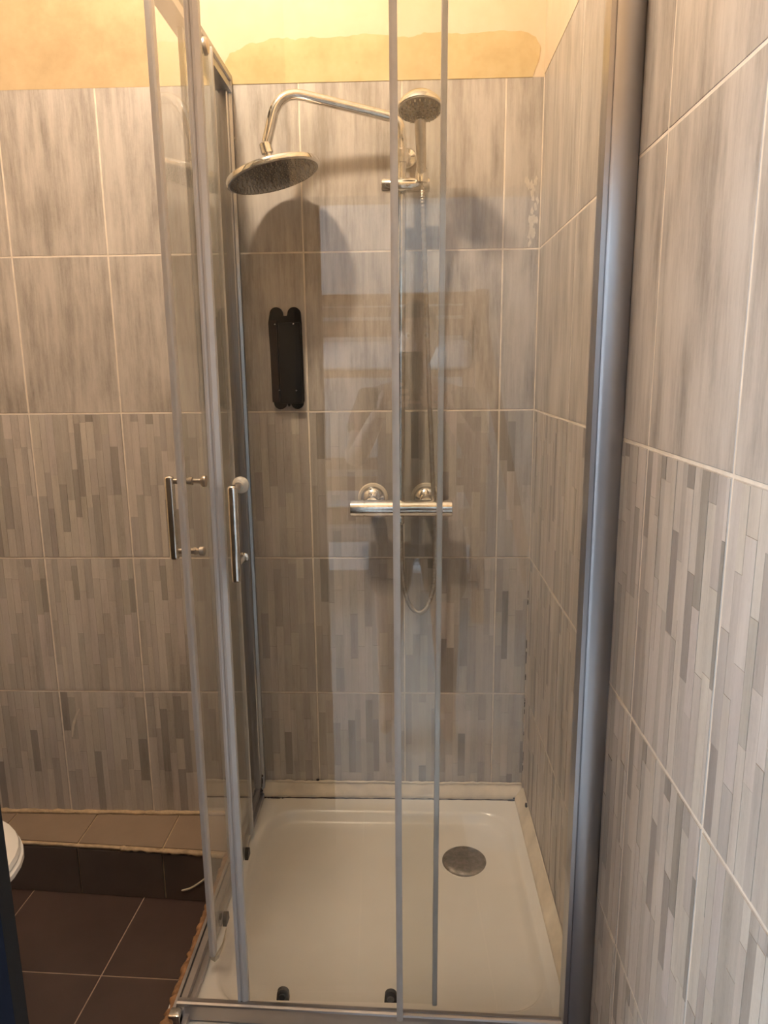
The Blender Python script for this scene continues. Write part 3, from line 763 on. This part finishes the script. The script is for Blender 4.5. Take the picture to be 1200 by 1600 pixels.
bm = B(); lathe(bm, [(0, 0), (0.009, 0), (0.0105, 0.002), (0.0105, 0.018), (0.0085, 0.022), (0, 0.022)], 18, axis_m((-0.352, -0.074, zc-0.040), (0, 0, 1)))
hp('hose_nut', bm, M['chrome'])

# ------------------------------------------------------------------ black wall holder
bh = empty('wall_holder', (-0.645, -0.001, 0.94))
tag(bh, 'black plastic holder with two rounded ears screwed to the tiled back wall', 'holder')
def bp_(nm, bm, mat):
    o = link(nm, bm, mat, bh); o.matrix_parent_inverse = Matrix.Translation(-bh.location); auto_smooth(o, 40); return o
x0, x1, zb_, zt_ = -0.688, -0.606, 0.818, 1.052
def ear(cx, z, r, n=12, a0=PI, a1=0): return [(cx + r*math.cos(a0+(a1-a0)*k/n), z + r*math.sin(a0+(a1-a0)*k/n)) for k in range(n+1)]
out = [(x0+0.003, zb_+0.012)] + [(x0-0.003, 1.030), (x0, 1.045)] + ear(x0+0.0185, 1.052, 0.0170) + [(x0+0.036, 1.047), (x1-0.036, 1.047)] + ear(x1-0.0175, 1.052, 0.0170) + [(x1+0.001, 1.03), (x1+0.002, zb_+0.012)] + \
      ear(x1-0.0165, zb_+0.008, 0.0165, 10, 0, -PI) + [(x1-0.038, zb_-0.002), (x0+0.042, zb_-0.002)] + ear(x0+0.0210, zb_+0.008, 0.0170, 10, 0, -PI)
bm = B(); prism(bm, out, -0.002, -0.012, 'xz'); bp_('back_plate', bm, M['black_plastic'])
bm = B(); prism(bm, [(x0+0.001, zb_+0.010), (x0-0.0005, 1.036), (x0+0.018, 1.036), (x0+0.0195, zb_+0.010)], -0.012, -0.0165, 'xz')
tag(bp_('side_strip', bm, M['brown_plastic']), 'lighter brownish strip down the left side')
bm = B(); box(bm, x0+0.024, x1-0.001, -0.024, -0.0115, zb_+0.006, 1.030, 0.003, 2); bp_('front_panel', bm, M['black_plastic'])
for (x, z) in ((x0+0.015, 1.026), (x1-0.018, 1.026), (x0+0.0195, zb_+0.040), (x1-0.016, zb_+0.040)):
    yy = -0.0165 if x < x0+0.02 else -0.024
    bm = B(); lathe(bm, [(0, 0.0018), (0.0018, 0.0014), (0.0026, 0), (0, 0)], 12, axis_m((x, yy, z), (0, -1, 0))); bp_('screw', bm, M['chrome'])

# ------------------------------------------------------------------ toilet
to = empty('toilet', (-1.42, -0.57, ZF))
tag(to, 'white toilet with rounded seat at the left, mostly hidden by the dark door', 'toilet')
def tp(nm, bm, mat, ang=40):
    o = link(nm, bm, mat, to); o.matrix_parent_inverse = Matrix.Translation((1.42, 0.60, -ZF)); auto_smooth(o, ang); return o
def oval(cx, cy, a, b2, n=36, back=None):
    pts = []
    for k in range(n):
        t = 2*PI*k/n; x = cx + a*math.cos(t); y = cy + b2*math.sin(t)
        if back is not None and x < back: x = back
        pts.append((x, y))
    return pts
def loft(bm, rings_):
    R = [[bm.verts.new(p) for p in r] for r in rings_]
    for a, b2 in zip(R, R[1:]):
        n = len(a)
        for k in range(n): bm.faces.new((a[k], a[(k+1) % n], b2[(k+1) % n], b2[k]))
    bm.faces.new(R[0][::-1]); bm.faces.new(R[-1]); return bm
def ring(cx, a, b2, z, back): return [(x, y, z) for x, y in oval(cx-0.008, -0.60, a, b2, back=back)]
bm = loft(B(), [ring(-1.46, .20, .11, ZF, -1.66), ring(-1.46, .19, .10, ZF+.04, -1.65), ring(-1.47, .16, .09, ZF+.16, -1.62), ring(-1.45, .165, .12, ZF+.27, -1.62), ring(-1.415, .198, .160, ZF+.36, -1.62), ring(-1.41, .205, .168, ZF+.385, -1.62)])
tp('bowl', bm, M['porcelain'])
bm = loft(B(), [ring(-1.403, .221, .186, ZF+.387, -1.60), ring(-1.403, .225, .189, ZF+.391, -1.60), ring(-1.403, .224, .188, ZF+.401, -1.60), ring(-1.403, .220, .184, ZF+.404, -1.60)])
tp('seat', bm, M['porcelain'])
bm = loft(B(), [ring(-1.405, .218, .184, ZF+.406, -1.60), ring(-1.405, .221, .187, ZF+.410, -1.60), ring(-1.405, .217, .183, ZF+.420, -1.60), ring(-1.41, .19, .16, ZF+.426, -1.58)])
tp('lid', bm, M['porcelain'])
bm = B(); box(bm, -1.86, -1.66, -0.79, -0.41, ZF+.36, ZF+.74, 0.02, 3); tp('tank', bm, M['porcelain'])
bm = B(); box(bm, -1.865, -1.65, -0.80, -0.40, ZF+.742, ZF+.77, 0.01, 2); tp('tank_lid', bm, M['porcelain'])
bm = B(); lathe(bm, [(0, .012), (.018, .010), (.02, 0), (0, 0)], 20, Matrix.Translation((-1.76, -.6, ZF+.769))); tp('flush_button', bm, M['chrome'])
bm = B(); box(bm, -1.70, -1.61, -0.70, -0.50, ZF+.10, ZF+.383, 0.02, 2); tp('bowl_neck', bm, M['porcelain'])

# ------------------------------------------------------------------ dark door at the left of the doorway
dl = Vector((-0.80, -0.60)).normalized(); dn = Vector((dl.y, -dl.x)); dh = Vector((-0.5605, -1.552))
dq = [dh, dh+dl*0.62, dh+dl*0.62+dn*0.04, dh+dn*0.04]
if (dq[3]-dh).y < 0: dq = [dh, dh+dl*0.62, dh+dl*0.62-dn*0.04, dh-dn*0.04]
do = tag(link('door_1', prism(B(), [tuple(q) for q in dq], ZF+0.008, DT-0.01, 'xy'), M['navy']), 'dark navy door standing open at the lower left', kind='structure')
link('door_jamb', box(B(), DX-0.044, DX, YF-0.05, YF, ZF, DT, 0.002), M['black_edge'], do)
hc = dh + dl*0.56 - (dq[3]-dh).normalized()*0.0
dnn = -(dq[3]-dh).normalized()
bm = B(); lathe(bm, [(0, 0), (.024, 0), (.024, .006), (.009, .008), (.009, .04), (0, .04)], 20, axis_m((hc.x, hc.y, ZF+1.0), (dnn.x, dnn.y, 0)))
h2 = hc + dnn*0.036; h3 = h2 - dl*0.11
tube(bm, [(h2.x, h2.y, ZF+1.0), (h3.x, h3.y, ZF+1.0)], 0.008, 12); link('door_handle', bm, M['chrome'], do, True)

# ------------------------------------------------------------------ lamp
lp = empty('ceiling_lamp', (LAMP_POS[0], LAMP_POS[1], CEIL)); tag(lp, 'round glass ceiling lamp giving warm light, seen only as glints in the chrome', 'lamp')
bm = B(); lathe(bm, [(0, CEIL-0.001), (0.055, CEIL-0.001), (0.055, CEIL-0.015), (0.012, CEIL-0.03), (0.012, LAMP_POS[2]+0.07), (0.035, LAMP_POS[2]+0.065), (0.038, LAMP_POS[2]+0.045), (0, LAMP_POS[2]+0.045)], 28, Matrix.Translation((LAMP_POS[0], LAMP_POS[1], 0)))
o = link('lamp_holder', bm, M['white_plastic'], lp, True); o.matrix_parent_inverse = Matrix.Translation(-lp.location)
bm = B(); bmesh.ops.create_uvsphere(bm, u_segments=16, v_segments=10, radius=LAMP_R, matrix=Matrix.Translation(LAMP_POS))
o = link('globe', bm, M['globe'], lp, True); o.matrix_parent_inverse = Matrix.Translation(-lp.location)

# ------------------------------------------------------------------ bright bedroom behind the camera (seen in the glass)
BX0, BX1, BY = -2.80, 1.40, -4.70
wall('floor.001', BX0, BX1, BY, YF-0.10, ZF-0.08, ZF-0.002, M['laminate'])
wall('ceiling.001', BX0-0.1, BX1+0.1, BY-0.1, YF-0.10, 2.05, 2.13, M['white_paint'])
wall('wall_right.001', BX1, BX1+0.1, BY, YF-0.0, ZF-0.06, 2.05, M['white_paint'])
wall('wall_front.001', 0.05, BX1, YF-0.10, YF-0.08, ZF-0.06, 2.05, M['white_paint'])
wall('wall_front.002', BX0, XL, YF-0.10, YF-0.08, ZF-0.06, 2.05, M['white_paint'])
def wall_hole(name, plane, c0, c1, h0, h1, a0, a1, z0, z1):
    """wall on plane x= or y= with an opening"""
    bm = B()
    def bx(p0, p1, q0, q1):
        if plane[0] == 'x': box(bm, plane[1], plane[2], p0, p1, q0, q1)
        else: box(bm, p0, p1, plane[1], plane[2], q0, q1)
    bx(c0, a0, h0, h1); bx(a1, c1, h0, h1); bx(a0, a1, h0, z0); bx(a0, a1, z1, h1)
    return tag(link(name, bm, M['white_paint']), kind='structure')
wall_hole('wall_left.001', ('x', BX0-0.1, BX0), BY-0.1, YF-0.1, ZF-0.06, 2.05, -4.40, -1.90, -0.20, 1.80)
wall('wall_back.001', BX0, BX1, BY-0.1, BY, ZF-0.06, 2.05, M['white_paint'])
def window(name, plane, a0, a1, z0, z1):
    root = tag(empty(name, (plane[1], (a0+a1)/2, z0) if plane[0] == 'x' else ((a0+a1)/2, plane[1], z0)), kind='structure')
    def mk(nm, bm, mat):
        o = link(nm, bm, mat, root); o.matrix_parent_inverse = Matrix.Translation(-root.location); return o
    def bx(bm, p0, p1, q0, q1, d):
        c = plane[1]
        if plane[0] == 'x': box(bm, c-d, c+d, p0, p1, q0, q1)
        else: box(bm, p0, p1, c-d, c+d, q0, q1)
    bm = B(); f = 0.05; mid = (a0+a1)/2
    bx(bm, a0, a0+f, z0, z1, .025); bx(bm, a1-f, a1, z0, z1, .025); bx(bm, a0+f, a1-f, z0, z0+f, .025); bx(bm, a0+f, a1-f, z1-f, z1, .025); bx(bm, mid-.025, mid+.025, z0+f, z1-f, .025)
    mk('window_frame', bm, M['white_paint'])
    for p, q in ((a0+f, mid-.025), (mid+.025, a1-f)):
        bm = B(); bx(bm, p, q, z0+f, z1-f, .003); mk('pane', bm, M['window_glass'])
    return root
window('window_1', ('x', BX0-0.05), -4.40, -1.90, -0.20, 1.80)
# bunk bed
bb = empty('bunk_bed', (-0.75, -3.9, ZF)); tag(bb, 'orange pine bunk bed with white bedding, reflected faintly in the front glass', 'bed')
def bp2(nm, bm, mat):
    o = link(nm, bm, mat, bb); o.matrix_parent_inverse = Matrix.Translation(-bb.location); return o
X0, X1, Y0, Y1 = -2.0, 0.10, -4.55, -3.60
for x in (X0, X1-0.07):
    for y in (Y0, Y1-0.07):
        bp2('post', box(B(), x, x+.07, y, y+.07, ZF, 1.32, 0.004), M['wood'])
for (za, zb2) in ((1.25, 1.31), (1.12, 1.17), (0.22, 0.30), (0.02, 0.12)):
    bp2('side_rail', box(B(), X0+.07, X1-.07, Y1-.055, Y1-.02, za, zb2, 0.003), M['wood'])
    bp2('side_rail', box(B(), X0+.07, X1-.07, Y0+.02, Y0+.055, za, zb2, 0.003), M['wood'])
for x in (X0+.02, X1-.055):
    for (za, zb2) in ((0.85, 0.95), (-0.25, -0.13)):
        bp2('end_board', box(B(), x, x+.035, Y0+.07, Y1-.07, za, zb2, 0.003), M['wood'])
bp2('mattress', box(B(), X0+.08, X1-.08, Y0+.06, Y1-.06, 0.90, 1.06, 0.04, 3), M['sheet'])
bp2('slat_base', box(B(), X0+.06, X1-.06, Y0+.06, Y1-.06, 0.86, 0.90), M['wood'])
bp2('mattress', box(B(), X0+.08, X1-.08, Y0+.06, Y1-.055, -0.02, 0.16, 0.04, 3), M['sheet'])
bp2('drawer_front', box(B(), X0+.08, X1-.08, Y1-.05, Y1-.03, -0.26, -0.09, 0.004), M['sheet'])
bm = B(); pts = [(0.0, 1.24), (0.065, 1.28), (0.43, -0.50), (0.365, -0.50)]
prism(bm, pts, Y1-0.02, Y1+0.03, 'xz'); bp2('sloping_plank', bm, M['wood'])

# ------------------------------------------------------------------ the photographer, reflected in the glass
pe = empty('person', (-0.30, -2.30, ZF)); tag(pe, 'person in dark shirt and shorts holding up a phone, faint reflection in the glass', 'person')
def skin_mesh(nm, verts, edges, radii, mat, root=0, lev=2, parent=pe):
    me = bpy.data.meshes.new(nm); me.from_pydata(verts, edges, []); o = bpy.data.objects.new(nm, me); COL.objects.link(o)
    o.modifiers.new('skin', 'SKIN'); 
    for i, r in enumerate(radii):
        sv = me.skin_vertices[0].data[i]; sv.radius = r if isinstance(r, tuple) else (r, r); sv.use_root = (i == root)
    s = o.modifiers.new('sub', 'SUBSURF'); s.levels = lev; s.render_levels = lev
    me.materials.append(mat)
    for p in me.polygons: p.use_smooth = True
    dg = bpy.context.evaluated_depsgraph_get(); ev = o.evaluated_get(dg); nm2 = bpy.data.meshes.new_from_object(ev)
    o.modifiers.clear(); o.data = nm2; o.data.name = nm
    for p in nm2.polygons: p.use_smooth = True
    o.parent = parent
    return o
H = [(0, 0, .93), (0, 0, 1.08), (0, 0.01, 1.24), (0, 0, 1.36), (0, .015, 1.44),                     # pelvis..neck 0-4
     (0.17, 0, 1.34), (0.235, .10, 1.12), (0.10, .33, 1.33),                                         # right arm 5-7
     (-0.17, 0, 1.34), (-0.235, .10, 1.12), (-0.12, .33, 1.33),                                      # left arm 8-10
     (0.10, 0, .86), (0.11, .02, .48), (0.12, -.02, .09), (0.13, .10, .03),                          # right leg
     (-0.10, 0, .86), (-0.11, .02, .48), (-0.12, -.02, .09), (-0.13, .10, .03), (0, .03, 1.52)]
Ed = [(0, 1), (1, 2), (2, 3), (3, 4), (3, 5), (5, 6), (6, 7), (3, 8), (8, 9), (9, 10), (0, 11), (11, 12), (12, 13), (13, 14), (0, 15), (15, 16), (16, 17), (17, 18), (4, 19)]
Ra = [(.15, .11), (.13, .10), (.15, .11), (.10, .08), .05, .062, .044, .028, .062, .044, .028, .09, .058, .038, (.045, .028), .09, .058, .038, (.045, .028), .05]
skin_mesh('body', H, Ed, Ra, M['skin'])
sh_v = [(0, 0, .90), (0, 0, 1.06), H[2], H[3], H[5], (0.215, .06, 1.20), H[8], (-0.215, .06, 1.20)]
skin_mesh('shirt', sh_v, [(0, 1), (1, 2), (2, 3), (3, 4), (4, 5), (3, 6), (6, 7)], [(.178, .138), (.160, .125), (.170, .127), (.115, .095), .076, .066, .076, .066], M['shirt'])
skin_mesh('shorts', [(0, 0, .97), (0, 0, .90), (.10, 0, .80), (.112, .015, .56), (-.10, 0, .80), (-.112, .015, .56)], [(0, 1), (1, 2), (2, 3), (1, 4), (4, 5)], [(.16, .12), (.16, .125), .105, .085, .105, .085], M['shorts'])
bm = B(); bmesh.ops.create_uvsphere(bm, u_segments=24, v_segments=18, radius=1.0)
for v in bm.verts:
    x, y, z = v.co
    wd = 0.076*(1 - 0.22*max(0, -z)); v.co = Vector((x*wd, y*0.095*(1-0.12*max(0, -z)), z*0.118))
    if y > 0.85 and abs(z+0.12) < 0.22 and abs(x) < 0.3: v.co.y += 0.018*(1-abs(x)/0.3)
    v.co += Vector((0, 0.035, 1.565))
hd = link('head', bm, M['skin'], pe, True)
for sx in (-1, 1):
    bm = B(); bmesh.ops.create_uvsphere(bm, u_segments=10, v_segments=8, radius=0.011, matrix=Matrix.Translation((sx*0.030, 0.118, 1.575))); link('eye', bm, M['eye'], hd, True)
    bm = B(); bmesh.ops.create_uvsphere(bm, u_segments=10, v_segments=8, radius=0.0055, matrix=Matrix.Translation((sx*0.030, 0.1265, 1.575))); link('iris', bm, M['hair'], hd, True)
    bm = B(); bmesh.ops.create_uvsphere(bm, u_segments=10, v_segments=8, radius=0.024, matrix=Matrix.Translation((sx*0.076, 0.03, 1.565)) @ Matrix.Diagonal((0.35, 0.7, 1.15, 1))); link('ear', bm, M['skin'], hd, True)
bm = B(); tube(bm, smooth_path([(0, .124, 1.575), (0, .136, 1.553), (0, .146, 1.537), (0, .128, 1.529)], 4), [.006]*4+[.008]*4+[.011]*4+[.008], 8); link('nose', bm, M['skin'], hd, True)
bm = B(); tube(bm, smooth_path([(-.024, .113, 1.508), (0, .122, 1.505), (.024, .113, 1.508)], 4), .0045, 6); link('mouth', bm, M['wood'], hd, True)
bm = B(); bmesh.ops.create_uvsphere(bm, u_segments=24, v_segments=18, radius=1.0)
bmesh.ops.delete(bm, geom=[v for v in bm.verts if v.co.z < 0.02 and v.co.y > -0.25 or v.co.z < -0.45 or (v.co.y > 0.75 and v.co.z < 0.5)], context='VERTS')
for v in bm.verts: v.co = Vector((v.co.x*0.086, v.co.y*0.106 + 0.028, v.co.z*0.128 + 1.572))
link('hair', bm, M['hair'], hd, True)
# hands: palm, four fingers and a thumb closing on the phone
for sx in (1, -1):
    wx, wy, wz = (0.10 if sx > 0 else -0.12), 0.33, 1.33
    V = [(wx, wy, wz), (wx-sx*.02, wy+.045, wz+.045)]; E2 = [(0, 1)]; Rr = [.026, (.030, .017)]
    for k, ln in enumerate((.062, .072, .068, .054)):
        b0 = (wx-sx*.012*k*0.6 - sx*.012, wy+.062, wz+.078-.021*k)
        i = len(V); V += [b0, (b0[0]-sx*ln*.5, b0[1]+.014, b0[2]+.004), (b0[0]-sx*ln, b0[1]+.004, b0[2]+.006)]; E2 += [(1, i), (i, i+1), (i+1, i+2)]; Rr += [.0095, .0088, .0075]
    i = len(V); V += [(wx-sx*.028, wy+.022, wz+.060), (wx-sx*.058, wy+.030, wz+.085)]; E2 += [(1, i), (i, i+1)]; Rr += [.011, .009]
    skin_mesh('hand', V, E2, Rr, M['skin'], root=0, lev=1)
ph = tag(link('phone', box(B(), -0.037, 0.037, -0.0042, 0.0042, -0.078, 0.078, 0.004, 2), M['black_plastic']), 'black phone held up by the person reflected in the glass', 'phone')
ph.location = (-0.322, -1.906, 0.885); ph.rotation_euler = (-0.2, 0, 0)
